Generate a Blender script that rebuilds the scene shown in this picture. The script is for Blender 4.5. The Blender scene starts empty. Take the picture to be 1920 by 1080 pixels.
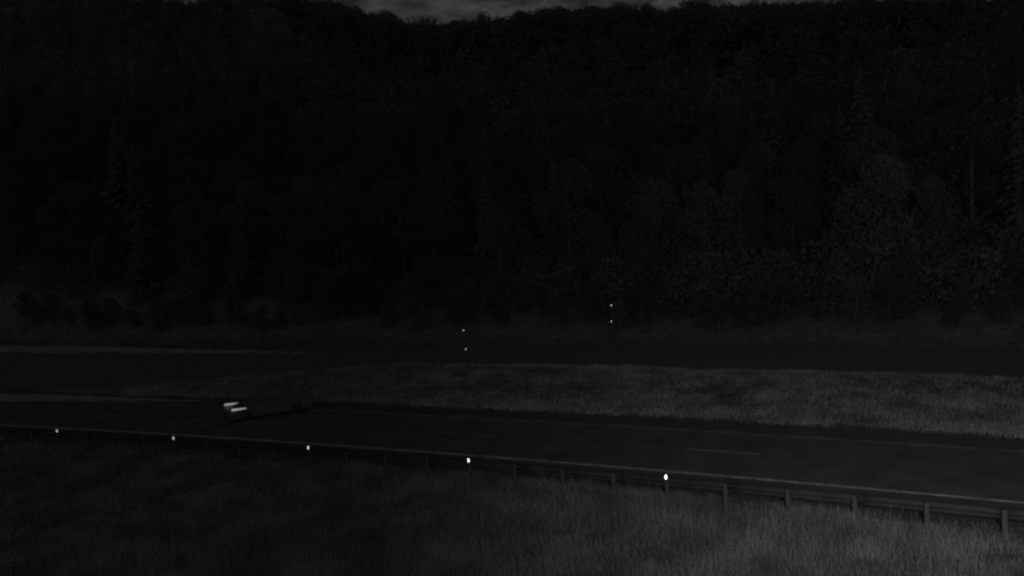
import bpy, bmesh, math, random
import numpy as np
from mathutils import Vector, Matrix
R = math.radians
scene = bpy.context.scene
rng = np.random.default_rng(11)
random.seed(5)

# ------------------------------------------------------------------ camera
CAM_H, F_PX, PITCH, ROLL = 9.85, 1600.0, 4.37, 3.57       # metres, pixels of a 1920 px wide frame, degrees
p_, r_ = R(PITCH), R(ROLL)
FWD = Vector((0, math.cos(p_), -math.sin(p_)))
_r0 = Vector((1, 0, 0)); _u0 = _r0.cross(FWD)
RIGHT = _r0 * math.cos(r_) - _u0 * math.sin(r_)
UP = _r0 * math.sin(r_) + _u0 * math.cos(r_)
EYE = Vector((0, 0, CAM_H))
cd = bpy.data.cameras.new('camera'); cam = bpy.data.objects.new('camera', cd)
scene.collection.objects.link(cam)
cam.matrix_world = Matrix(((RIGHT.x, UP.x, -FWD.x, 0), (RIGHT.y, UP.y, -FWD.y, 0), (RIGHT.z, UP.z, -FWD.z, CAM_H), (0, 0, 0, 1)))
cd.sensor_width = 36; cd.lens = 36 * F_PX / 1920
cd.clip_start = 0.1; cd.clip_end = 6000
scene.camera = cam

def ray(px, py):
    """direction through a pixel of the 1920 x 1080 photograph (used only to survey real positions)"""
    return (FWD + RIGHT * ((px - 960) / F_PX) - UP * ((py - 540) / F_PX)).normalized()

# ------------------------------------------------------------------ night sky (moon behind thin cloud)
MOON_EL, MOON_AZ = 24, 188          # degrees; azimuth clockwise from +Y: behind the camera, to its left
world = bpy.data.worlds.new('World'); scene.world = world; world.use_nodes = True
nt = world.node_tree; nt.nodes.clear()
def WN(t, **k):
    n = nt.nodes.new(t)
    for a, b in k.items(): setattr(n, a, b)
    return n
out = WN('ShaderNodeOutputWorld'); bg = WN('ShaderNodeBackground')
sky = WN('ShaderNodeTexSky', sky_type='NISHITA', sun_disc=False, sun_elevation=R(MOON_EL), sun_rotation=R(MOON_AZ), altitude=200)
bw = WN('ShaderNodeRGBToBW'); tc = WN('ShaderNodeTexCoord')
mp = WN('ShaderNodeMapping'); mp.inputs['Scale'].default_value = (1, 1, 3.2)
nz = WN('ShaderNodeTexNoise'); nz.inputs['Scale'].default_value = 21; nz.inputs['Detail'].default_value = 6; nz.inputs['Roughness'].default_value = .6
cr = WN('ShaderNodeMapRange'); cr.inputs['From Min'].default_value = .37; cr.inputs['From Max'].default_value = .64
cr.inputs['To Min'].default_value = .34; cr.inputs['To Max'].default_value = 1.35
mul = WN('ShaderNodeMath', operation='MULTIPLY')
L = nt.links.new
L(sky.outputs[0], bw.inputs[0]); L(tc.outputs['Generated'], mp.inputs[0]); L(mp.outputs[0], nz.inputs['Vector'])
L(nz.outputs[0], cr.inputs[0]); L(bw.outputs[0], mul.inputs[0]); L(cr.outputs[0], mul.inputs[1])
last = mul.outputs[0]
for (sx, sy, b) in ((910, 17, 2.2), (1022, 2, 2.6), (1240, 1, 2.0), (1276, 16, 1.5)):     # stars: fixed directions in the sky
    d = ray(sx, sy)
    ds = WN('ShaderNodeVectorMath', operation='DISTANCE'); ds.inputs[1].default_value = d
    L(tc.outputs['Generated'], ds.inputs[0])
    mr = WN('ShaderNodeMapRange'); mr.inputs['From Min'].default_value = .0004; mr.inputs['From Max'].default_value = .0016
    mr.inputs['To Min'].default_value = b * 2.2; mr.inputs['To Max'].default_value = 0
    L(ds.outputs['Value'], mr.inputs[0])
    ad = WN('ShaderNodeMath', operation='ADD'); L(last, ad.inputs[0]); L(mr.outputs[0], ad.inputs[1]); last = ad.outputs[0]
L(last, bg.inputs['Color']); bg.inputs['Strength'].default_value = 0.0084
L(bg.outputs[0], out.inputs[0])

sl = bpy.data.lights.new('moon', 'SUN'); sl.energy = 0.095; sl.angle = R(110)
so = bpy.data.objects.new('moon', sl); scene.collection.objects.link(so)
md = Vector((math.sin(R(MOON_AZ)) * math.cos(R(MOON_EL)), math.cos(R(MOON_AZ)) * math.cos(R(MOON_EL)), math.sin(R(MOON_EL))))
so.rotation_euler = md.to_track_quat('Z', 'Y').to_euler()

# the roadside camera's own night illuminator: a floodlight beside its mast (the reflectors in the photograph answer it)
fl = bpy.data.lights.new('floodlight', 'SPOT'); fl.energy = 13000; fl.spot_size = R(112); fl.spot_blend = 1.0; fl.shadow_soft_size = .12
fo = bpy.data.objects.new('floodlight', fl); scene.collection.objects.link(fo)
fo.location = (4.0, -1.0, CAM_H + .6)
az, el = R(38), R(-14)
fo.rotation_euler = Vector((-math.sin(az) * math.cos(el), -math.cos(az) * math.cos(el), -math.sin(el))).to_track_quat('Z', 'Y').to_euler()

# weak lamps round the camera lens itself: too faint to light the ground, but the reflectors return them
ll = bpy.data.lights.new('lens_lamps', 'SPOT'); ll.energy = 520; ll.spot_size = R(100); ll.spot_blend = .6; ll.shadow_soft_size = .06
lo_ = bpy.data.objects.new('lens_lamps', ll); COL0 = scene.collection; COL0.objects.link(lo_)
lo_.location = (0, -.15, CAM_H + .25); lo_.rotation_euler = (-FWD - RIGHT * -.12).to_track_quat('Z', 'Y').to_euler()

scene.view_settings.view_transform = 'Standard'; scene.view_settings.look = 'None'
scene.view_settings.exposure = 0; scene.view_settings.gamma = 1; scene.view_settings.use_curve_mapping = False
scene.render.engine = 'CYCLES'
scene.cycles.use_denoising = False        # the sampling grain stands for the sensor's own at night
scene.cycles.filter_width = 2.7
scene.cycles.max_bounces = 3; scene.cycles.diffuse_bounces = 2; scene.cycles.glossy_bounces = 2
scene.cycles.sample_clamp_indirect = 1.0

# ------------------------------------------------------------------ helpers
COL = scene.collection
def mat(name, col, rough=.9, var=0.0, scale=1.0, detail=5, bump=0.0, metal=0.0, spec=.3, rnd=0.0, col2=None, stretch=None):
    m = bpy.data.materials.new(name); m.use_nodes = True
    t = m.node_tree; b = t.nodes['Principled BSDF']
    b.inputs['Roughness'].default_value = rough; b.inputs['Metallic'].default_value = metal
    b.inputs['Specular IOR Level'].default_value = spec
    c = (col, col, col) if isinstance(col, (int, float)) else col
    b.inputs['Base Color'].default_value = (*c, 1)
    if var or col2 is not None or bump:
        co = t.nodes.new('ShaderNodeTexCoord'); n = t.nodes.new('ShaderNodeTexNoise')
        n.inputs['Scale'].default_value = scale; n.inputs['Detail'].default_value = detail; n.inputs['Roughness'].default_value = .62
        src = co.outputs['Object']
        if stretch:
            mpn = t.nodes.new('ShaderNodeMapping'); mpn.inputs['Scale'].default_value = stretch
            t.links.new(src, mpn.inputs[0]); src = mpn.outputs[0]
        t.links.new(src, n.inputs['Vector'])
        ramp = t.nodes.new('ShaderNodeValToRGB')
        e = ramp.color_ramp.elements; e[0].position = .32; e[1].position = .68
        c2 = col2 if col2 is not None else tuple(x * (1 + var) for x in c)
        c1 = c if col2 is not None else tuple(x * (1 - var) for x in c)
        if isinstance(c2, (int, float)): c2 = (c2,) * 3
        e[0].color = (*c1, 1); e[1].color = (*c2, 1)
        t.links.new(n.outputs[0], ramp.inputs[0]); last = ramp.outputs[0]
        if rnd:
            oi = t.nodes.new('ShaderNodeObjectInfo'); mr = t.nodes.new('ShaderNodeMapRange')
            mr.inputs['To Min'].default_value = 1 - rnd; mr.inputs['To Max'].default_value = 1 + rnd
            mx = t.nodes.new('ShaderNodeVectorMath'); mx.operation = 'SCALE'
            t.links.new(oi.outputs['Random'], mr.inputs[0]); t.links.new(last, mx.inputs[0]); t.links.new(mr.outputs[0], mx.inputs['Scale'])
            last = mx.outputs[0]
        t.links.new(last, b.inputs['Base Color'])
        if bump:
            bn = t.nodes.new('ShaderNodeBump'); bn.inputs['Strength'].default_value = bump; bn.inputs['Distance'].default_value = .03
            t.links.new(n.outputs[0], bn.inputs['Height']); t.links.new(bn.outputs[0], b.inputs['Normal'])
    return m

M = dict(
    soil=mat('soil_and_thatch', .095, var=.4, scale=1.3, bump=.5),
    asphalt=mat('worn_asphalt', (.088,) * 3, rough=.85, var=.3, scale=.7, bump=.25, spec=.25, detail=8),
    asphalt2=mat('old_grey_side_road_surface', (.11,) * 3, rough=.9, var=.25, scale=1.6, bump=.3, spec=.2, detail=8),
    gravel=mat('grey_shoulder_gravel', (.07,) * 3, rough=.95, var=.45, scale=9, bump=.8, detail=8),
    pale=mat('painted_headlamp_glow', (.15,) * 3, rough=.95, scale=.9, bump=.8, detail=10, col2=.36),  # pale tone stands in for headlamp light on the ground
    paint=mat('worn_white_road_paint', .22, rough=.7, scale=1.8, detail=10, col2=.62),
    paint2=mat('faded_white_road_paint', .09, rough=.8, scale=1.6, detail=9, col2=.30),
    paint3=mat('scuffed_white_road_paint', .16, rough=.8, scale=2.5, detail=9, col2=.42),
    under=mat('undergrowth', .10, rough=.9, var=.4, scale=.5, spec=.1, detail=8),
    steel=mat('galvanised_steel', .032, rough=.6, metal=.0, var=.35, scale=2.5, spec=.3, detail=7),
    post=mat('weathered_post_steel', .065, rough=.7, metal=.0, var=.3, scale=8),
    grass=mat('tall_dry_grass', .17, rough=.8, var=.45, scale=.55, spec=.15, detail=8),
    grass2=mat('field_grass', .22, rough=.8, var=.45, scale=.5, spec=.15, detail=8),
    dry=mat('dry_verge_grass', .30, rough=.8, var=.35, scale=.5, spec=.15, detail=8),
    bark=mat('bark', .10, rough=.95, var=.4, scale=6, bump=.6, stretch=(1, 1, .2)),
    needles=mat('spruce_needles', .14, rough=.9, var=.2, scale=.6, rnd=.18, spec=.1),
    leaves=mat('broad_leaves', .125, rough=.9, var=.2, scale=.6, rnd=.15, spec=.15),
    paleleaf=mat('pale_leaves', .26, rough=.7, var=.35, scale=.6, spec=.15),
    stick=mat('dark_pole', .05, rough=.7, var=.2, scale=4),
    carpaint=mat('dark_car_paint', .095, rough=.35, spec=.3, var=.1, scale=2),
    tyre=mat('tyre_rubber', .04, rough=.9, var=.2, scale=10),
    rim=mat('dark_alloy', .06, rough=.5, metal=.6, var=.1, scale=8),
    glass=mat('dark_car_glass', .06, rough=.3, spec=.3, var=.1, scale=2),
    plate=mat('number_plate', .25, rough=.6, var=.1, scale=8),
    redlens=mat('tail_lamp_lens', .03, rough=.3, var=.1, scale=8),
)
def leafy(m, share):
    t = m.node_tree; b = t.nodes['Principled BSDF']; o = next(n for n in t.nodes if n.type == 'OUTPUT_MATERIAL')
    tr = t.nodes.new('ShaderNodeBsdfTranslucent'); mx = t.nodes.new('ShaderNodeMixShader'); mx.inputs[0].default_value = share
    t.links.new(b.inputs['Base Color'].links[0].from_socket, tr.inputs['Color'])
    t.links.new(b.outputs[0], mx.inputs[1]); t.links.new(tr.outputs[0], mx.inputs[2]); t.links.new(mx.outputs[0], o.inputs['Surface'])
for k_ in ('needles', 'leaves', 'paleleaf'): leafy(M[k_], .5)
# prismatic reflector sheeting: throws the floodlight straight back towards its source
mr_ = mat('reflector_prism', (.95,) * 3, rough=.23, metal=1.0, var=.03, scale=30); M['reflector'] = mr_
lm = mat('lit_headlamp', .8, rough=.2, var=.1, scale=7)
_b = lm.node_tree.nodes['Principled BSDF']; _b.inputs['Emission Color'].default_value = (1, 1, 1, 1); _b.inputs['Emission Strength'].default_value = .30
M['lamp'] = lm

def link(name, me, m, parent=None, loc=None):
    o = bpy.data.objects.new(name, me)
    if m is not None and not me.materials: me.materials.append(m)
    COL.objects.link(o)
    if parent: o.parent = parent
    if loc is not None: o.location = loc
    return o
def mesh_np(name, V, Fc, smooth=False):
    """V (n,3), Fc (k,3|4) arrays -> mesh"""
    V = np.asarray(V, np.float32); Fc = np.asarray(Fc, np.int32); k = Fc.shape[1]
    me = bpy.data.meshes.new(name)
    me.vertices.add(len(V)); me.vertices.foreach_set('co', V.ravel())
    me.loops.add(Fc.size); me.loops.foreach_set('vertex_index', Fc.ravel())
    me.polygons.add(len(Fc)); me.polygons.foreach_set('loop_start', np.arange(0, Fc.size, k, dtype=np.int32))
    me.polygons.foreach_set('loop_total', np.full(len(Fc), k, np.int32))
    if smooth: me.polygons.foreach_set('use_smooth', np.ones(len(Fc), bool))
    me.update(calc_edges=True); me.validate()
    return me
def mesh_bm(name, bm, smooth=False):
    bmesh.ops.recalc_face_normals(bm, faces=bm.faces)
    me = bpy.data.meshes.new(name); bm.to_mesh(me); bm.free()
    if smooth:
        for p in me.polygons: p.use_smooth = True
    return me
def tag(o, label=None, cat=None, group=None, kind=None):
    if label: o['label'] = label
    if cat: o['category'] = cat
    if group: o['group'] = group
    if kind: o['kind'] = kind
    return o
def empty(name, loc=(0, 0, 0), rz=0):
    o = bpy.data.objects.new(name, None); COL.objects.link(o); o.location = loc; o.rotation_euler = (0, 0, rz); o.empty_display_size = .2
    return o
def bm_box(bm, c, s, rot=None, bevel=0):
    r = bmesh.ops.create_cube(bm, size=1)
    mtx = Matrix.Translation(c) @ (rot.to_4x4() if rot else Matrix.Identity(4)) @ Matrix.Diagonal((*s, 1))
    bmesh.ops.transform(bm, matrix=mtx, verts=r['verts'])
    if bevel:
        ed = {e for v in r['verts'] for e in v.link_edges}
        bmesh.ops.bevel(bm, geom=list(ed), offset=bevel, segments=2, affect='EDGES')
def bm_cyl(bm, a, b, r1, r2, seg=10):
    a, b = Vector(a), Vector(b); d = b - a
    r = bmesh.ops.create_cone(bm, cap_ends=True, segments=seg, radius1=r1, radius2=r2, depth=d.length)
    bmesh.ops.transform(bm, matrix=Matrix.Translation((a + b) / 2) @ d.to_track_quat('Z', 'Y').to_matrix().to_4x4(), verts=r['verts'])

# ------------------------------------------------------------------ road alignment: s runs along the near edge line (away to the left), d across (away from the camera)
PA, PB, PC = -1.67576e-3, -.515048, 34.85165
def fy(x):
    x = np.asarray(x, float); xc = np.clip(x, -30, 16)
    return PA * xc**2 + PB * xc + PC + (x - xc) * (2 * PA * xc + PB)
_xs = np.linspace(260, -420, 6801); _ys = fy(_xs)
_S = np.concatenate([[0], np.cumsum(np.hypot(np.diff(_xs), np.diff(_ys)))]); _S -= np.interp(0, -_xs, _S)
_tx = np.gradient(_xs, _S); _ty = np.gradient(_ys, _S)
def SD(s, d):
    """(s, d) -> x, y"""
    x, y, tx, ty = (np.interp(s, _S, q) for q in (_xs, _ys, _tx, _ty))
    return x + ty * d, y - tx * d
def heading(s): return math.atan2(float(np.interp(s, _S, _ty)), float(np.interp(s, _S, _tx)))
def dof(x, y, with_s=False):
    """offset from the near edge line (the line is almost straight)"""
    x = np.asarray(x, float); y = np.asarray(y, float)
    xx = x.copy()
    for _ in range(6):
        yy = fy(xx); xc = np.clip(xx, -30, 16); sl_ = 2 * PA * xc + PB
        t = ((x - xx) + (y - yy) * sl_) / (1 + sl_**2); xx = xx + t
    yy = fy(xx); dd = np.sign(y - yy) * np.hypot(x - xx, y - yy)
    return (dd, np.interp(-xx, -_xs, _S)) if with_s else dd

# ------------------------------------------------------------------ terrain
def vnoise(x, y, f, seed=0):
    """cheap smooth value noise"""
    r = np.random.default_rng(seed).random((64, 64)); x = np.asarray(x) * f; y = np.asarray(y) * f
    xi = np.floor(x).astype(int); yi = np.floor(y).astype(int); u = x - xi; v = y - yi; u = u*u*(3-2*u); v = v*v*(3-2*v)
    g = lambda a, b: r[a % 64, b % 64]
    return (g(xi, yi)*(1-u) + g(xi+1, yi)*u)*(1-v) + (g(xi, yi+1)*(1-u) + g(xi+1, yi+1)*u)*v - .5
def ridge_el(a):
    """skyline elevation (degrees) over azimuth, tree tops included"""
    return np.interp(a, [-70, -40, -30, -20, -12, -9.9, -6.1, -2.8, 1, 4.6, 9, 12.2, 19, 24, 31, 45, 70],
                     [15, 16.5, 16.4, 15.6, 15.0, 14.4, 13.2, 13.2, 13.5, 13.6, 13.4, 13.0, 12.6, 12.4, 13.6, 15, 15])
RIDGE_D = 190.0
def ground_z(x, y):
    x = np.asarray(x, float); y = np.asarray(y, float); d, s_ = dof(x, y, True)
    a = np.degrees(np.arctan2(x, np.maximum(y, 1e-3))); a = np.where(y < 5, np.sign(x) * 70, a)
    dist = np.hypot(x, y)
    # distance from the eye to the ridge along this azimuth
    rr = np.clip((RIDGE_D + 31.2) / np.maximum(.43 * np.sin(np.radians(a)) + .9 * np.cos(np.radians(a)), .35), 120, 420)
    top = CAM_H + np.tan(np.radians(ridge_el(a))) * rr - 13.5
    t = np.clip((d - 33) / (RIDGE_D - 33), 0, 1.6)
    prof = np.where(t < 1, .82 * t + .18 * t * t, 1.0 - .10 * np.minimum(t - 1, .5))
    z = top * prof
    z = z + np.where(d > 36, vnoise(x, y, .035, 3) * 5 * np.clip((d - 36) / 40, 0, 1), 0)
    # field beyond the road rises a little, its crest drops to the side road
    z = z + .35 * np.clip((d - 9.5) / 9, 0, 1) * np.clip((np.interp(s_, [8, 18, 28, 36, 44], [20.8, 20.3, 15.3, 10.3, 8.0]) - d) / 1.6, 0, 1)
    z = z + np.where((d > 31.3) & (d < 60), .5 * np.clip((d - 31.3) / 2.5, 0, 1), 0) * np.clip((60 - d) / 20, 0, 1)
    # camera side: verge undulates, falls slightly from the rail
    near = np.clip((-4 - d) / 3, 0, 1)
    z = z + near * (.10 + vnoise(x, y, .25, 8) * .25)
    z = z - np.clip((-30 - d) / 60, 0, 1) * 3
    return z - .03
xs = np.unique(np.concatenate([np.linspace(-2500, -300, 14), np.linspace(-300, -70, 36), np.linspace(-70, 60, 131), np.linspace(60, 300, 38), np.linspace(300, 2500, 14)]))
ys = np.unique(np.concatenate([np.linspace(-400, 0, 12), np.linspace(0, 110, 121), np.linspace(110, 380, 55), np.linspace(380, 3000, 16)]))
X, Y = np.meshgrid(xs, ys); Z = ground_z(X, Y)
nx = len(xs); idx = np.arange(X.size).reshape(X.shape)
Fq = np.stack([idx[:-1, :-1], idx[:-1, 1:], idx[1:, 1:], idx[1:, :-1]], -1).reshape(-1, 4)
tag(link('ground', mesh_np('ground', np.stack([X, Y, Z], -1).reshape(-1, 3), Fq, True), M['soil']), 'dark grassy ground rising into the forested hillside', kind='structure')

def strip(name, s, d0, d1, z, m, parent=None, nd=2, edge=0.0, seed=0, thick=0.0):
    """a sheet that follows the road between offsets d0(s) and d1(s)"""
    s = np.asarray(s, float); d0 = np.broadcast_to(d0, s.shape).astype(float); d1 = np.broadcast_to(d1, s.shape).astype(float)
    if edge:
        q = np.random.default_rng(seed); d0 = d0 + q.normal(0, edge, len(s)); d1 = d1 + q.normal(0, edge, len(s))
    w = np.linspace(0, 1, nd)[None]
    D = d0[:, None] * (1 - w) + d1[:, None] * w; Sx = np.repeat(s[:, None], nd, 1)
    x, y = SD(Sx, D); zz = np.full(x.shape, z)
    V = np.stack([x, y, zz], -1).reshape(-1, 3); i = np.arange(len(V)).reshape(x.shape)
    Fc = np.stack([i[:-1, :-1], i[:-1, 1:], i[1:, 1:], i[1:, :-1]], -1).reshape(-1, 4)
    o = link(name, mesh_np(name, V, Fc), m, parent); return o
sl_ = np.arange(-90, 260, 1.0)
road = tag(strip('road', sl_, -.45, 6.75, .02, M['asphalt'], nd=4), 'two lane asphalt road crossing the picture behind the guardrail', kind='structure')
sf = np.arange(-60, 120, .5)
strip('edge_line', sf, -.085, .085, .024, M['paint'], road, edge=.008, seed=1)
strip('edge_line', sf, 6.12, 6.28, .024, M['paint2'], road, edge=.008, seed=2)
s0 = -9.0                                                     # nearer end of the dash at right
for k in range(-3, 9):
    a = s0 + 12 * k
    strip('centre_line_dash', np.linspace(a, a + 3, 9), 3.13, 3.27,   .024, M['paint3'] if k == 0 else M['paint2'], road, edge=.006, seed=5 + k)
tag(strip('road_shoulder', sl_, -2.7, -.46, .012, M['gravel'], nd=3, edge=.06, seed=9), 'dark gravel shoulder between road and guardrail', kind='structure')
tag(strip('road_shoulder', sl_, 6.76, 8.7, .012, M['gravel'], nd=3, edge=.12, seed=10), 'dark gravel shoulder on the far side of the road', kind='structure')
# side road: runs parallel beyond the grass, joins the main road at left
s2 = np.arange(-90, 200, 1.0)
inner = np.interp(s2, [-90, 8, 18, 28, 36, 44, 90, 200], [20.9, 20.9, 20.5, 15.5, 10.5, 8.75, 8.75, 8.75])
outer = np.interp(s2, [-90, 5, 30, 60, 110, 200], [30.6, 30.6, 26.5, 25.3, 25.3, 25.3])
tag(strip('side_road', s2, inner, outer, .016, M['asphalt2'], nd=6, edge=.05, seed=12), 'dark side road running parallel beyond the grass strip', kind='structure')
# pale strips at left: headlamp light on lane and verge put into the colour
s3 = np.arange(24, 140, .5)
tag(strip('painted_glow_strip', s3, np.interp(s3, [24, 36, 44, 140], [7.3, 6.1, 5.2, 5.2]), np.interp(s3, [24, 36, 140], [7.35, 7.9, 7.9]), .028, M['pale'], nd=3, edge=.12, seed=21), 'pale strip of painted headlamp light along the far road edge at left', kind='structure')
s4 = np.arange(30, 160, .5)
tag(strip('painted_glow_strip', s4, 25.4, np.interp(s4, [30, 62, 160], [25.6, 29.8, 30.6]), .030, M['pale'], nd=3, edge=.2, seed=22), 'pale strip of painted headlamp light beyond the side road at left', kind='structure')

# ------------------------------------------------------------------ guardrail
rail = tag(empty('guardrail', (*[float(q) for q in SD(-8, -3.05)], 0)), 'grey steel guardrail on posts along the near side of the road', 'guardrail')
RO = Vector(rail.location)
def at(s, d, z): x, y = SD(s, d); return Vector((float(x), float(y), z))
# W profile, seen from behind: (offset across, height)
prof = [(.0, .43), (.035, .445), (.075, .475), (.075, .515), (.015, .56), (.0, .585), (.015, .61), (.075, .655), (.075, .695), (.035, .725), (.0, .74)]
POST0 = -17.35
beam_s = np.arange(POST0 - 12, 60, 4.0)
for i, a in enumerate(beam_s):
    ss = np.linspace(a - .12, a + 4.12, 8); V = []
    off = .002 * (i % 2)
    for s in ss:
        for (o_, h_) in prof:
            V.append(at(s, -2.93 + o_ + off, h_ + off) - RO)
    n = len(prof); fc = [(j*n+k, j*n+k+1, (j+1)*n+k+1, (j+1)*n+k) for j in range(len(ss)-1) for k in range(n-1)]
    me = mesh_np('beam', np.array([tuple(v) for v in V]), np.array(fc), True)
    b = link('beam', me, M['steel'], rail)
    sm = b.modifiers.new('thickness', 'SOLIDIFY'); sm.thickness = .004
bm = bmesh.new()                                              # C-profile post, web facing the camera side
w, dp, th = .13, .06, .008
bm_box(bm, (0, 0, .33), (w, th, .80)); bm_box(bm, (w/2 - th/2, dp/2 + th/2 + .0005, .33), (th, dp, .798)); bm_box(bm, (-w/2 + th/2, dp/2 + th/2 + .0005, .33), (th, dp, .798))
bm_box(bm, (0, .09, .60), (.10, .05, .16), bevel=.004)        # spacer to the beam
post_me = mesh_bm('post', bm)
bm = bmesh.new(); bm_box(bm, (0, 0, 0), (.055, .012, .125), bevel=.005); refl_me = mesh_bm('reflector', bm)
bm = bmesh.new(); bm_box(bm, (0, 0, -.07), (.05, .004, .30)); brk_me = mesh_bm('bracket', bm)
REFL = {5: (1250, 892), 9: (879, 861), 13: (576, 839), 17: (324, 822), 21: (108, 808)}
for k in range(-3, 36):
    s = POST0 + 2.035 * k if k <= 5 else POST0 + 2.035 * 5 + 1.985 * (k - 5)
    p = link('post', post_me, M['post'], rail, at(s, -3.06, 0) - RO)
    h = heading(s)
    p.rotation_euler = (random.uniform(-.015, .015), random.uniform(-.015, .015), h + math.pi)
    if k in REFL:
        wp = at(s, -3.10, .80)
        v = (EYE + Vector((0, -.1, .13)) - wp).normalized()            # turned to face the camera mast
        r = link('reflector', refl_me, M['reflector'], p)
        q = v.to_track_quat('Y', 'Z').to_matrix().to_4x4()
        bpy.context.view_layer.update()
        r.matrix_parent_inverse = p.matrix_world.inverted(); r.matrix_world = Matrix.Translation(wp) @ q
        br = link('bracket', brk_me, M['post'], p, (0, -.02, .79))

# ------------------------------------------------------------------ marker poles with two reflectors each
def marker_pole(x, y, z_hi, z_lo, lean, label):
    g = float(ground_z(np.array([x]), np.array([y]))[0])
    e = tag(empty('marker_pole', (x, y, g)), label, 'marker pole', 'marker poles beside the side road')
    bm = bmesh.new(); bm_cyl(bm, (0, 0, -.2), (-lean * (z_hi + .15 - g), 0, z_hi + .15 - g), .03, .022, 10); link('pole', mesh_bm('pole', bm, True), M['stick'], e)
    for z in (z_hi, z_lo):
        wp = Vector((x - lean * (z - g), y - .05, z)); v = (EYE + Vector((0, -.1, .13)) - wp).normalized()
        bm = bmesh.new(); bmesh.ops.create_cone(bm, cap_ends=True, segments=14, radius1=.024, radius2=.024, depth=.015)
        r = link('reflector', mesh_bm('reflector', bm), M['reflector'], e)
        r.location = wp - Vector((x, y, g)); r.rotation_euler = v.to_track_quat('Z', 'Y').to_euler()
marker_pole(-3.27, 57, 2.86, 1.58, .06, 'slim dark marker pole with two round reflectors at the grass edge')
marker_pole(7.46, 66, 2.97, 1.72, -.05, 'slim dark marker pole with two round reflectors, farther one beyond the side road')

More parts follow.
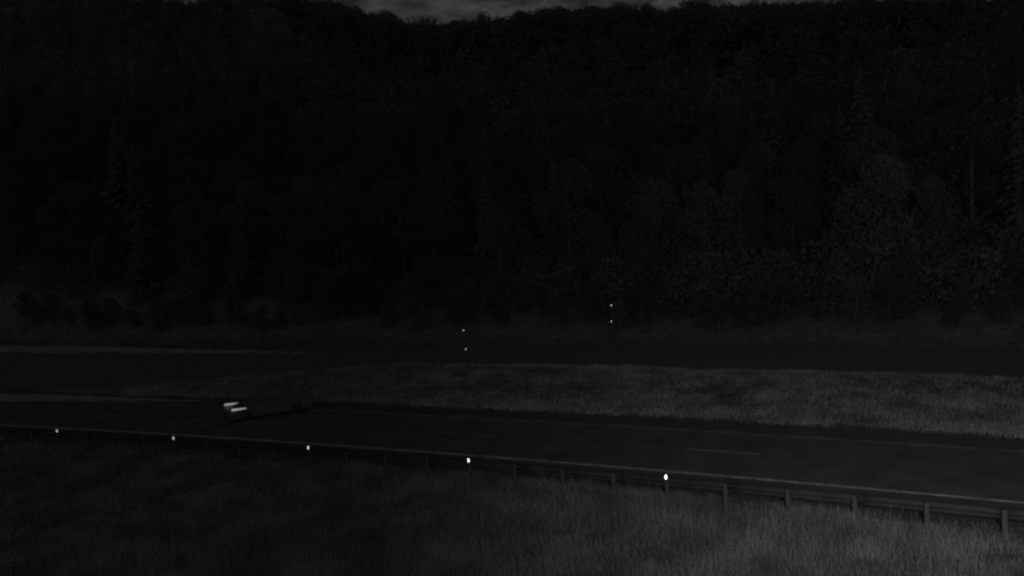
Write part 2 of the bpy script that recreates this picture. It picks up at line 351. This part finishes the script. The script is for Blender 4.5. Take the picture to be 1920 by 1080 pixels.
# ------------------------------------------------------------------ car turning onto the road, its headlamps lit
def build_car():
    # axes: +X forward, +Y left side; origin under the middle of the front axle track
    a = R(55)
    t = Vector((_tx[0], _ty[0], 0)); ss = 19.2
    tx, ty = float(np.interp(ss, _S, _tx)), float(np.interp(ss, _S, _ty))
    n = Vector((ty, -tx, 0)); t = Vector((tx, ty, 0))
    fwd = (t * math.cos(a) - n * math.sin(a)).normalized()
    rz = math.atan2(fwd.y, fwd.x)
    lights = Vector((-15.6, 46.4, 0))                # midway between the two headlamps
    org = lights - fwd * .33
    car = tag(empty('car', (org.x, org.y, .022), rz), 'black car turning onto the road with both headlamps lit', 'car')
    # body: side profile swept over the width
    prof = [(-3.75, .32), (-3.80, .62), (-3.72, .92), (-3.2, .99), (-.85, .90), (-.2, .73), (.45, .66), (.80, .56), (.86, .34), (.80, .15), (-3.6, .15)]
    bm = bmesh.new(); W = .98; rings = []
    for yy, sc in ((-W, .0), (-W * .97, .035), (W * .97, .035), (W, .0)):
        ring = []
        for (x, z) in prof:
            edge = 0 if sc else .03
            ring.append(bm.verts.new((x * (1 - edge * .4), yy, z - edge * (1 if z > .5 else -1))))
        rings.append(ring)
    for r0, r1 in zip(rings[:-1], rings[1:]):
        for k in range(len(prof)):
            bm.faces.new((r0[k], r0[(k+1) % len(prof)], r1[(k+1) % len(prof)], r1[k]))
    bm.faces.new(rings[0]); bm.faces.new(rings[-1])
    link('body', mesh_bm('body', bm), M['carpaint'], car)
    # cabin with windows
    bm = bmesh.new()
    lo = [(-3.35, .97), (-.75, .96)]; hi = [(-2.75, 1.43), (-1.55, 1.44)]
    def q(y0, y1, z): pass
    vs = [bm.verts.new(v) for v in ((-3.35, -.82, .96), (-.70, -.82, .94), (-.70, .82, .94), (-3.35, .82, .96), (-2.80, -.62, 1.42), (-1.55, -.62, 1.44), (-1.55, .62, 1.44), (-2.80, .62, 1.42))]
    for f in ((0, 1, 5, 4), (1, 2, 6, 5), (2, 3, 7, 6), (3, 0, 4, 7), (4, 5, 6, 7), (3, 2, 1, 0)): bm.faces.new([vs[i] for i in f])
    bmesh.ops.bevel(bm, geom=bm.edges[:], offset=.04, segments=2, affect='EDGES')
    link('cabin', mesh_bm('cabin', bm), M['carpaint'], car)
    def pane(name, pts, m):
        bm = bmesh.new(); f = bm.faces.new([bm.verts.new(p) for p in pts]); bmesh.ops.recalc_face_normals(bm, faces=[f])
        me = bpy.data.meshes.new(name); bm.to_mesh(me); bm.free(); o = link(name, me, m, car); md_ = o.modifiers.new('t', 'SOLIDIFY'); md_.thickness = .008; md_.offset = 0; return o
    pane('windscreen', ((-.83, -.70, 1.01), (-.83, .70, 1.01), (-1.50, .55, 1.405), (-1.50, -.55, 1.405)), M['glass'])
    pane('rear_window', ((-3.27, -.70, 1.02), (-3.27, .70, 1.02), (-2.86, .56, 1.385), (-2.86, -.56, 1.385)), M['glass'])
    for sgn in (1, -1):
        pane('side_window', ((-1.05, sgn * .806, 1.0), (-1.95, sgn * .806, 1.0), (-1.95, sgn * .655, 1.38), (-1.60, sgn * .655, 1.38)), M['glass'])
        pane('side_window', ((-2.02, sgn * .806, 1.0), (-2.95, sgn * .806, 1.0), (-2.72, sgn * .655, 1.37), (-2.02, sgn * .655, 1.38)), M['glass'])
        bm = bmesh.new(); bm_box(bm, (-.98, sgn * .98, 1.0), (.12, .18, .12), bevel=.03); link('side_mirror', mesh_bm('side_mirror', bm), M['carpaint'], car)
        for xw in (0, -2.75):
            wt = bpy.data.objects.new('wheel', None); COL.objects.link(wt); wt.parent = car; wt.location = (xw, sgn * .885, .32)
            bm = bmesh.new(); bm_cyl(bm, (0, -.11, 0), (0, .11, 0), .32, .32, 24); bmesh.ops.bevel(bm, geom=[e for e in bm.edges if len(e.link_faces) == 2 and e.calc_face_angle(0) > 1], offset=.03, segments=2, affect='EDGES')
            link('tyre', mesh_bm('tyre', bm, True), M['tyre'], wt)
            bm = bmesh.new(); bm_cyl(bm, (0, -.118, 0), (0, .118, 0), .21, .21, 20)
            for s5 in range(5):
                aa = s5 * 2 * math.pi / 5; bm_box(bm, (.1 * math.cos(aa), sgn * .122, .1 * math.sin(aa)), (.2, .012, .04), Matrix.Rotation(-aa, 3, 'Y'))
            link('rim', mesh_bm('rim', bm), M['rim'], wt)
        # headlamp: long wedge lying on the front wing, wrapping round the corner
        bm = bmesh.new()
        y0, y1 = .74, .995
        pts = [(-.04, y0 + .16, .690), (-.04, y1, .690), (.74, y0 + .12, .675), (.68, y1, .675), (-.04, y0 + .16, .715), (-.04, y1 - .02, .712), (.72, y0 + .12, .755), (.66, y1 - .02, .755)]
        vs = [bm.verts.new((x, sgn * y, z)) for (x, y, z) in pts]
        for f in ((0, 1, 3, 2), (4, 5, 7, 6), (0, 1, 5, 4), (2, 3, 7, 6), (0, 2, 6, 4), (1, 3, 7, 5)): bm.faces.new([vs[i] for i in f])
        bmesh.ops.bevel(bm, geom=bm.edges[:], offset=.006, segments=2, affect='EDGES')
        link('headlamp', mesh_bm('headlamp', bm), M['lamp'], car)
        bm = bmesh.new(); bm_box(bm, (-3.78, sgn * .70, .78), (.06, .34, .13), bevel=.015); link('tail_lamp', mesh_bm('tail_lamp', bm), M['redlens'], car)
        bl = bpy.data.lights.new('headlamp_beam', 'SPOT'); bl.energy = 4; bl.spot_size = R(70); bl.spot_blend = 1; bl.shadow_soft_size = .06
        bo = bpy.data.objects.new('headlamp_beam', bl); COL.objects.link(bo); bo.parent = car; bo.location = (.95, sgn * .75, .66)
        bo.rotation_euler = Vector((-1, sgn * .0 + .55, .01)).to_track_quat('Z', 'Y').to_euler()
    bm = bmesh.new(); bm_box(bm, (.865, 0, .40), (.03, .9, .14), bevel=.01); link('grille', mesh_bm('grille', bm), M['tyre'], car)
    bm = bmesh.new(); bm_box(bm, (-3.80, 0, .62), (.02, .50, .11)); link('number_plate', mesh_bm('number_plate', bm), M['plate'], car)
build_car()

# ------------------------------------------------------------------ grass (nobody could count it)
def grass(name, s_rng, d_rng, per_m2, h_rng, width, m, label, mask=None, seed=1, lean=.35, stalks=0):
    q = np.random.default_rng(seed)
    nn = int((s_rng[1] - s_rng[0]) * (d_rng[1] - d_rng[0]) * per_m2)
    s = q.uniform(*s_rng, nn); d = q.uniform(*d_rng, nn)
    x, y = SD(s, d)
    keep = np.ones(nn, bool) if mask is None else mask(s, d, x, y)
    cl = vnoise(x, y, .55, seed + 20) + .6 * vnoise(x, y, 1.7, seed + 21)          # tussocks
    keep &= q.random(nn) < np.clip(.62 + 1.1 * cl, .12, 1)
    s, d, x, y, cl = s[keep], d[keep], x[keep], y[keep], cl[keep]; nn = len(s)
    z = ground_z(x, y) - .02
    h = q.uniform(*h_rng, nn) * (1 + .9 * cl)
    if stalks:
        st = q.random(nn) < stalks; h = np.where(st, h * 1.7 + .2, h)
    h = h * np.where((d > -3.5) & (d < 0), .62, 1.0); h = np.maximum(h, .05)
    a = q.uniform(0, 2 * np.pi, nn); b = q.uniform(0, 2 * np.pi, nn); ln = q.uniform(0, lean, nn) * h
    wx, wy = np.cos(a) * width / 2, np.sin(a) * width / 2; lx, ly = np.cos(b) * ln, np.sin(b) * ln
    V = np.empty((nn, 5, 3), np.float32)
    V[:, 0] = np.stack([x - wx, y - wy, z], 1); V[:, 1] = np.stack([x + wx, y + wy, z], 1)
    V[:, 2] = np.stack([x + wx * .8 + lx * .35, y + wy * .8 + ly * .35, z + h * .6], 1); V[:, 3] = np.stack([x - wx * .8 + lx * .35, y - wy * .8 + ly * .35, z + h * .6], 1)
    V[:, 4] = np.stack([x + lx, y + ly, z + h], 1)
    base = np.arange(nn)[:, None] * 5
    Fc = np.concatenate([base + np.array([0, 1, 2]), base + np.array([0, 2, 3]), base + np.array([3, 2, 4])])
    return tag(link(name, mesh_np(name, V.reshape(-1, 3), Fc), m), label, 'grass', kind='stuff')
def infront(s, d, x, y):
    """only what a camera near this spot can see: inside a generous cone"""
    return (np.abs(x / np.maximum(y, 1)) < .78) & (y > 17.5)
grass('grass', (-24, 34), (-17, -2.45), 760, (.16, .42), .011, M['grass'], 'tall rough grass in front of the guardrail', infront, seed=3, stalks=.012)
def field(s, d, x, y):
    inn = np.interp(s, [-90, 8, 18, 28, 36, 44], [20.9, 20.9, 20.5, 15.5, 10.5, 8.0]); return (d < inn - .1 + .3 * vnoise(s, d, .8, 4))
grass('grass', (-34, 55), (8.5, 21.6), 260, (.09, .24), .014, M['grass2'], 'mown grass strip between the road and the side road', field, seed=5)
def edge_strip(s, d, x, y): return np.random.default_rng(2).random(len(s)) < np.clip((10.9 - d) / 1.6, 0, 1)
grass('grass', (-34, 34), (8.15, 10.9), 190, (.08, .2), .02, M['dry'], 'paler dry grass along the far road shoulder', edge_strip, seed=9)
def bank(s, d, x, y):
    o = np.interp(s, [-90, 5, 30, 60, 110], [30.8, 30.8, 26.7, 29.6, 30.8]); return d > o
grass('grass', (-34, 85), (26.5, 35), 60, (.10, .30), .025, M['under'], 'rough grass on the bank at the foot of the forest', bank, seed=7, stalks=.02)

# ------------------------------------------------------------------ trees
def spruce_mesh(seed, low=False):
    """unit spruce: height 1, half width about .16; returns trunk mesh, crown mesh"""
    q = random.Random(seed); V = []; Fc = []
    whorls = 12 if low else 27; per = 6 if low else 9
    for i in range(whorls):
        f = i / (whorls - 1); z = .10 + .86 * f ** .92; rad = (.165 * (1 - f) ** .85 + .012) * q.uniform(.85, 1.12)
        nb = max(4, int(per * (1 - .35 * f))); a0 = q.uniform(0, 6.28)
        for k in range(nb):
            a = a0 + k * 6.283 / nb + q.uniform(-.25, .25); L_ = rad * q.uniform(.72, 1.15); droop = q.uniform(.25, .6) * L_ * (1.1 - f)
            c, s = math.cos(a), math.sin(a); wv = L_ * q.uniform(.16, .26) * (1.6 if low else 1)
            zz = z + q.uniform(-.012, .012)
            if low:
                b = len(V); V += [(0, 0, zz + .02), (c*L_*.55 - s*wv, s*L_*.55 + c*wv, zz - droop*.5), (c*L_, s*L_, zz - droop), (c*L_*.55 + s*wv, s*L_*.55 - c*wv, zz - droop*.5)]
                Fc += [(b, b+1, b+2), (b, b+2, b+3)]
            else:
                for j in range(3):                       # three overlapping sprays per branch
                    lo_, hi_ = ((.0, .55), (.3, .8), (.6, 1.05))[j]
                    ww = wv * (1, .85, .6)[j]; tw = q.uniform(-.03, .03) * L_ * 3
                    b = len(V); m_ = (lo_ + hi_) / 2
                    V += [(c*L_*lo_, s*L_*lo_, zz + .01 - droop*lo_**1.4), (c*L_*m_ - s*ww, s*L_*m_ + c*ww, zz - droop*m_**1.4 - .012 + tw), (c*L_*hi_, s*L_*hi_, zz - droop*hi_**1.4), (c*L_*m_ + s*ww, s*L_*m_ - c*ww, zz - droop*m_**1.4 - .012 - tw)]
                    Fc += [(b, b+1, b+2), (b, b+2, b+3)]
    b = len(V); V += [(-.006, 0, .93), (.006, 0, .93), (0, 0, 1.0), (0, -.006, .93), (0, .006, .93)]; Fc += [(b, b+1, b+2), (b+3, b+4, b+2)]
    return np.array(V, np.float32), np.array(Fc, np.int32)
def broad_mesh(seed, n=4200, big=.62):
    """unit broadleaf: height 1, crown half width about .3, leaf clumps in lobes"""
    q = random.Random(seed); V = []; Fc = []
    lobes = []
    for i in range(22):
        f = .17 + .75 * (i + q.random()) / 22; rr = .25 * math.sin(min(1, (1.02 - f) * 1.9) * 1.57) * q.uniform(.3, 1); a = q.uniform(0, 6.28)
        lobes.append((rr * math.cos(a), rr * math.sin(a), f, q.uniform(.09, .15)))
    lobes.append((0, 0, .88, .10))
    for i in range(n):
        lx, ly, lz, lr = q.choice(lobes)
        while True:
            dx, dy, dz = (q.uniform(-1, 1) for _ in range(3)); l = math.sqrt(dx*dx+dy*dy+dz*dz)
            if .25 < l < 1: break
        k = q.uniform(.65, 1.05) / l * lr
        cx, cy, cz = lx + dx*k, ly + dy*k, min(.99, lz + dz*k*.85)
        sz = q.uniform(.012, .026) * big
        n1 = Vector((q.gauss(0, 1), q.gauss(0, 1), q.gauss(0, 1))).normalized(); n2 = n1.orthogonal().normalized() * sz * .7; n1 = n1 * sz
        b = len(V); V += [(cx - n1.x, cy - n1.y, cz - n1.z), (cx - n2.x, cy - n2.y, cz - n2.z), (cx + n1.x, cy + n1.y, cz + n1.z), (cx + n2.x, cy + n2.y, cz + n2.z)]
        Fc += [(b, b+1, b+2), (b, b+2, b+3)]
    return np.array(V, np.float32), np.array(Fc, np.int32), lobes
def trunk_mesh(top, r0, lobes=()):
    bm = bmesh.new(); bm_cyl(bm, (0, 0, -.06), (0, 0, top * .5), r0, r0 * .6, 7); bm_cyl(bm, (0, 0, top * .5), (0, 0, top), r0 * .6, r0 * .12, 7)
    for (lx, ly, lz, lr) in lobes[:7]:
        bm_cyl(bm, (0, 0, lz * .62), (lx, ly, lz), r0 * .4, r0 * .1, 5)
    return mesh_bm('trunk', bm, True)
SPR = []; BRO = []
st = trunk_mesh(.95, .012)
for i in range(5):
    v, f = spruce_mesh(100 + i); SPR.append((st, mesh_np('crown', v, f)))
for i in range(4):
    v, f, lb = broad_mesh(200 + i); BRO.append((trunk_mesh(.8, .016, lb), mesh_np('crown', v, f)))
for t_, c_ in SPR: c_.materials.append(M['needles'])
for t_, c_ in BRO: c_.materials.append(M['leaves'])
st.materials.append(M['bark'])
for t_, _ in BRO: t_.materials.append(M['bark'])
def tree(name, kind, x, y, h, wid, label, group, crown_mat=None):
    z = float(ground_z(np.array([x]), np.array([y]))[0])
    tm, cm = random.choice(SPR if kind == 's' else BRO)
    e = tag(empty(name, (x, y, z), random.uniform(0, 6.28)), label, 'tree', group); e.scale = (h * wid, h * wid, h)
    link('trunk', tm, None, e)
    if crown_mat: cm = cm.copy(); cm.materials.clear(); cm.materials.append(crown_mat)
    link('crown', cm, None, e)
    return e
def top_height(x, y, px, py):
    """height a tree standing at (x, y) needs for its top to reach the skyline surveyed at that bearing"""
    d = ray(px, py); k = math.hypot(x, y) / math.hypot(d.x, d.y)
    return CAM_H + d.z * k - float(ground_z(np.array([x]), np.array([y]))[0])
# skyline: treetops along the ridge
SKY = [(300, -8), (322, -4), (336, 1), (356, 0), (375, -6), (400, -10), (430, -8), (460, -12), (492, -10), (525, -14), (556, -12), (585, -8), (606, -2), (617, -4), (638, 3), (650, 9), (668, 10), (682, 15), (695, 18), (722, 17), (733, 23), (744, 33), (765, 32), (776, 33), (792, 29), (797, 36), (812, 35), (826, 37), (836, 42), (857, 36), (872, 35), (886, 29), (903, 23), (917, 25), (932, 27), (944, 31), (958, 30), (968, 18), (980, 18), (992, 14), (1008, 16), (1020, 12), (1036, 10), (1050, 9), (1064, 13), (1088, 9), (1100, 5), (1112, 8), (1128, 11), (1142, 10), (1160, 3), (1176, 8), (1194, 12), (1208, 4), (1224, 12), (1258, 12), (1268, 14), (1290, 1), (1304, -3), (1322, -2), (1340, 4), (1356, 5), (1372, 2), (1392, 4), (1410, -4), (1432, -3), (1455, 2), (1480, -2), (1505, 1), (1530, -3), (1560, -6), (1600, -10)]
for (px, py) in SKY:
    d = ray(px, py); hd = Vector((d.x, d.y)).normalized()
    want = RIDGE_D + random.uniform(-9, 6)
    k = (want + 31.2) / (.43 * hd.x + .9 * hd.y); x, y = hd.x * k, hd.y * k
    h = max(6, top_height(x, y, px, py))
    if random.random() < .5:
        tree('broadleaf_tree', 'b', x, y, h, 1.0, 'rounded broadleaf treetop against the grey night sky on the ridge', 'ridge trees')
    else:
        tree('spruce_tree', 's', x, y, h, random.uniform(1.0, 1.5), 'dark spruce silhouetted against the grey night sky on the ridge', 'ridge trees')
# broadleaf trees and bushes at the foot of the slope, faintly lit at right
FRONT = [(1500, 640, 497, 1.15, 'leftmost of the faintly lit broadleaf trees behind the grass bank at right'),
         (1605, 646, 520, 1.2, 'second from left of the faintly lit broadleaf trees behind the grass bank'), (1700, 650, 470, 1.0, 'tall middle tree of the faintly lit broadleaf row behind the grass bank'),
         (1800, 655, 520, 1.2, 'second from right of the faintly lit broadleaf trees behind the grass bank'), (1880, 655, 450, 1.0, 'rightmost and tallest of the faintly lit broadleaf trees behind the grass bank')]
n_ind = len(SKY)
placed = []
for (px, pb, pt, wd, lab) in FRONT:
    d = ray(px, pb); hd = Vector((d.x, d.y)).normalized(); dd = random.uniform(35, 39.5)
    k = (dd + 31.2) / (.43 * hd.x + .9 * hd.y); x, y = hd.x * k, hd.y * k; h = top_height(x, y, px, pt)
    tree('broadleaf_tree', 'b', x, y, h, wd, lab, 'broadleaf trees behind the grass bank')
    placed.append((x, y)); n_ind += 1
d = ray(1390, 300); hd = Vector((d.x, d.y)).normalized(); k = (52 + 31.2) / (.43 * hd.x + .9 * hd.y)
tree('spruce_tree', 's', hd.x * k, hd.y * k, top_height(hd.x * k, hd.y * k, 1390, 290), 1.0, 'tall slender spruce, faintly lit, standing left of the broadleaf row', 'forest trees'); placed.append((hd.x * k, hd.y * k)); n_ind += 1
d = ray(505, 20); hd = Vector((d.x, d.y)).normalized(); k = (120 + 31.2) / (.43 * hd.x + .9 * hd.y)
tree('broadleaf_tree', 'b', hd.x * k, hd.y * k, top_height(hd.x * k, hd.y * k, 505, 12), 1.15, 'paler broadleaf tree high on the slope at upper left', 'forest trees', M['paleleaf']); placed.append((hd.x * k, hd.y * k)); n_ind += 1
# shrubs along the foot of the forest
for i in range(46):
    s_ = -34 + i * 2.45 + random.uniform(-.9, .9); x, y = (float(q) for q in SD(s_, random.uniform(33.4, 36.5)))
    tree('shrub', 'b', x, y, random.uniform(1.8, 3.8), random.uniform(1.2, 1.7), 'dark leafy shrub at the foot of the forest', 'shrubs at the forest foot')['category'] = 'shrub'
    placed.append((x, y))
# the rest of the slope, nearest ones first
cand = []
for i in range(9000):
    dd = rng.uniform(37.5, 184); a = R(rng.uniform(-33, 34)); k = (dd + 31.2) / (.43 * math.sin(a) + .9 * math.cos(a))
    cand.append((dd, math.sin(a) * k, math.cos(a) * k))
cand.sort()
kept = []; cell = {}
for (x, y) in placed: cell.setdefault((int(x // 6), int(y // 6)), []).append((x, y))
for dd, x, y in cand:
    mind = 4.6 + .012 * dd; c = (int(x // 6), int(y // 6)); ok = True
    for i in (-1, 0, 1):
        for j in (-1, 0, 1):
            for (u, v) in cell.get((c[0] + i, c[1] + j), ()):
                if (u - x)**2 + (v - y)**2 < mind**2: ok = False
    if ok: cell.setdefault(c, []).append((x, y)); kept.append((dd, x, y))
LEFT_IND = 298 - n_ind
for dd, x, y in kept[:LEFT_IND]:
    if random.random() < (.86 if dd < 75 else .6):
        tree('broadleaf_tree', 'b', x, y, random.uniform(7, 13), random.uniform(.8, 1.15), 'dark broadleaf tree in the black forest on the slope', 'forest trees')
    else:
        tree('spruce_tree', 's', x, y, random.uniform(9, 17), random.uniform(.85, 1.2), 'dark spruce in the black forest on the slope', 'forest trees')
low = [spruce_mesh(300 + i, True) for i in range(3)] + [broad_mesh(320 + i, 300, 1.5)[:2] for i in range(5)]
lowb = low[3:]
VV = []; FF = []; b0 = 0
for dd, x, y in kept[LEFT_IND:]:
    v, f = random.choice(low); h = random.uniform(9, 14.5) * (1 if dd < 165 else .85); w = h * random.uniform(.8, 1.2); a = random.uniform(0, 6.28); c, s = math.cos(a), math.sin(a)
    z = float(ground_z(np.array([x]), np.array([y]))[0])
    VV.append(np.stack([x + (v[:, 0]*c - v[:, 1]*s) * w, y + (v[:, 0]*s + v[:, 1]*c) * w, z + v[:, 2] * h], 1)); FF.append(f + b0); b0 += len(v)
# young growth filling the gaps under the trees
for i in range(1500):
    a = R(random.uniform(-34, 35)); dd = 36.5 + 120 * random.random() ** 1.4; k = (dd + 31.2) / (.43 * math.sin(a) + .9 * math.cos(a)); x, y = math.sin(a) * k, math.cos(a) * k
    z = float(ground_z(np.array([x]), np.array([y]))[0]); h = random.uniform(2.5, 6); v, f = random.choice(lowb); w = h * random.uniform(1.1, 1.7); t_ = random.uniform(0, 6.28); c, s = math.cos(t_), math.sin(t_)
    VV.append(np.stack([x + (v[:, 0]*c - v[:, 1]*s) * w, y + (v[:, 0]*s + v[:, 1]*c) * w, z + (v[:, 2] - .1) * h], 1)); FF.append(f + b0); b0 += len(v)
# fill along the ridge, kept just below the surveyed treetops
spx = np.array([q[0] for q in SKY], float); spy = np.array([q[1] for q in SKY], float)
def to_px(v):
    r = Vector(v) - EYE; w_ = r.dot(FWD); return 960 + F_PX * r.dot(RIGHT) / w_, 540 - F_PX * r.dot(UP) / w_
for i in range(1500):
    a = R(random.uniform(-33, 34)); dd = random.uniform(160, 202); k = (dd + 31.2) / (.43 * math.sin(a) + .9 * math.cos(a)); x, y = math.sin(a) * k, math.cos(a) * k
    z = float(ground_z(np.array([x]), np.array([y]))[0])
    px, _ = to_px((x, y, z + 12)); ps = float(np.interp(px, spx, spy)); h = top_height(x, y, px, ps + random.uniform(3, 16))
    if h < 3: continue
    h = min(h, 15); v, f = random.choice(low); w = max(h, 9) * random.uniform(.9, 1.5); t_ = random.uniform(0, 6.28); c, s = math.cos(t_), math.sin(t_)
    VV.append(np.stack([x + (v[:, 0]*c - v[:, 1]*s) * w, y + (v[:, 0]*s + v[:, 1]*c) * w, z + v[:, 2] * h], 1)); FF.append(f + b0); b0 += len(v)
tag(link('forest', mesh_np('forest', np.concatenate(VV), np.concatenate(FF)), M['leaves']), 'dark mass of mixed forest covering the upper slope and filling gaps', 'forest', kind='stuff')
print('individual trees', n_ind + min(len(kept), LEFT_IND), 'forest', len(kept) - LEFT_IND)
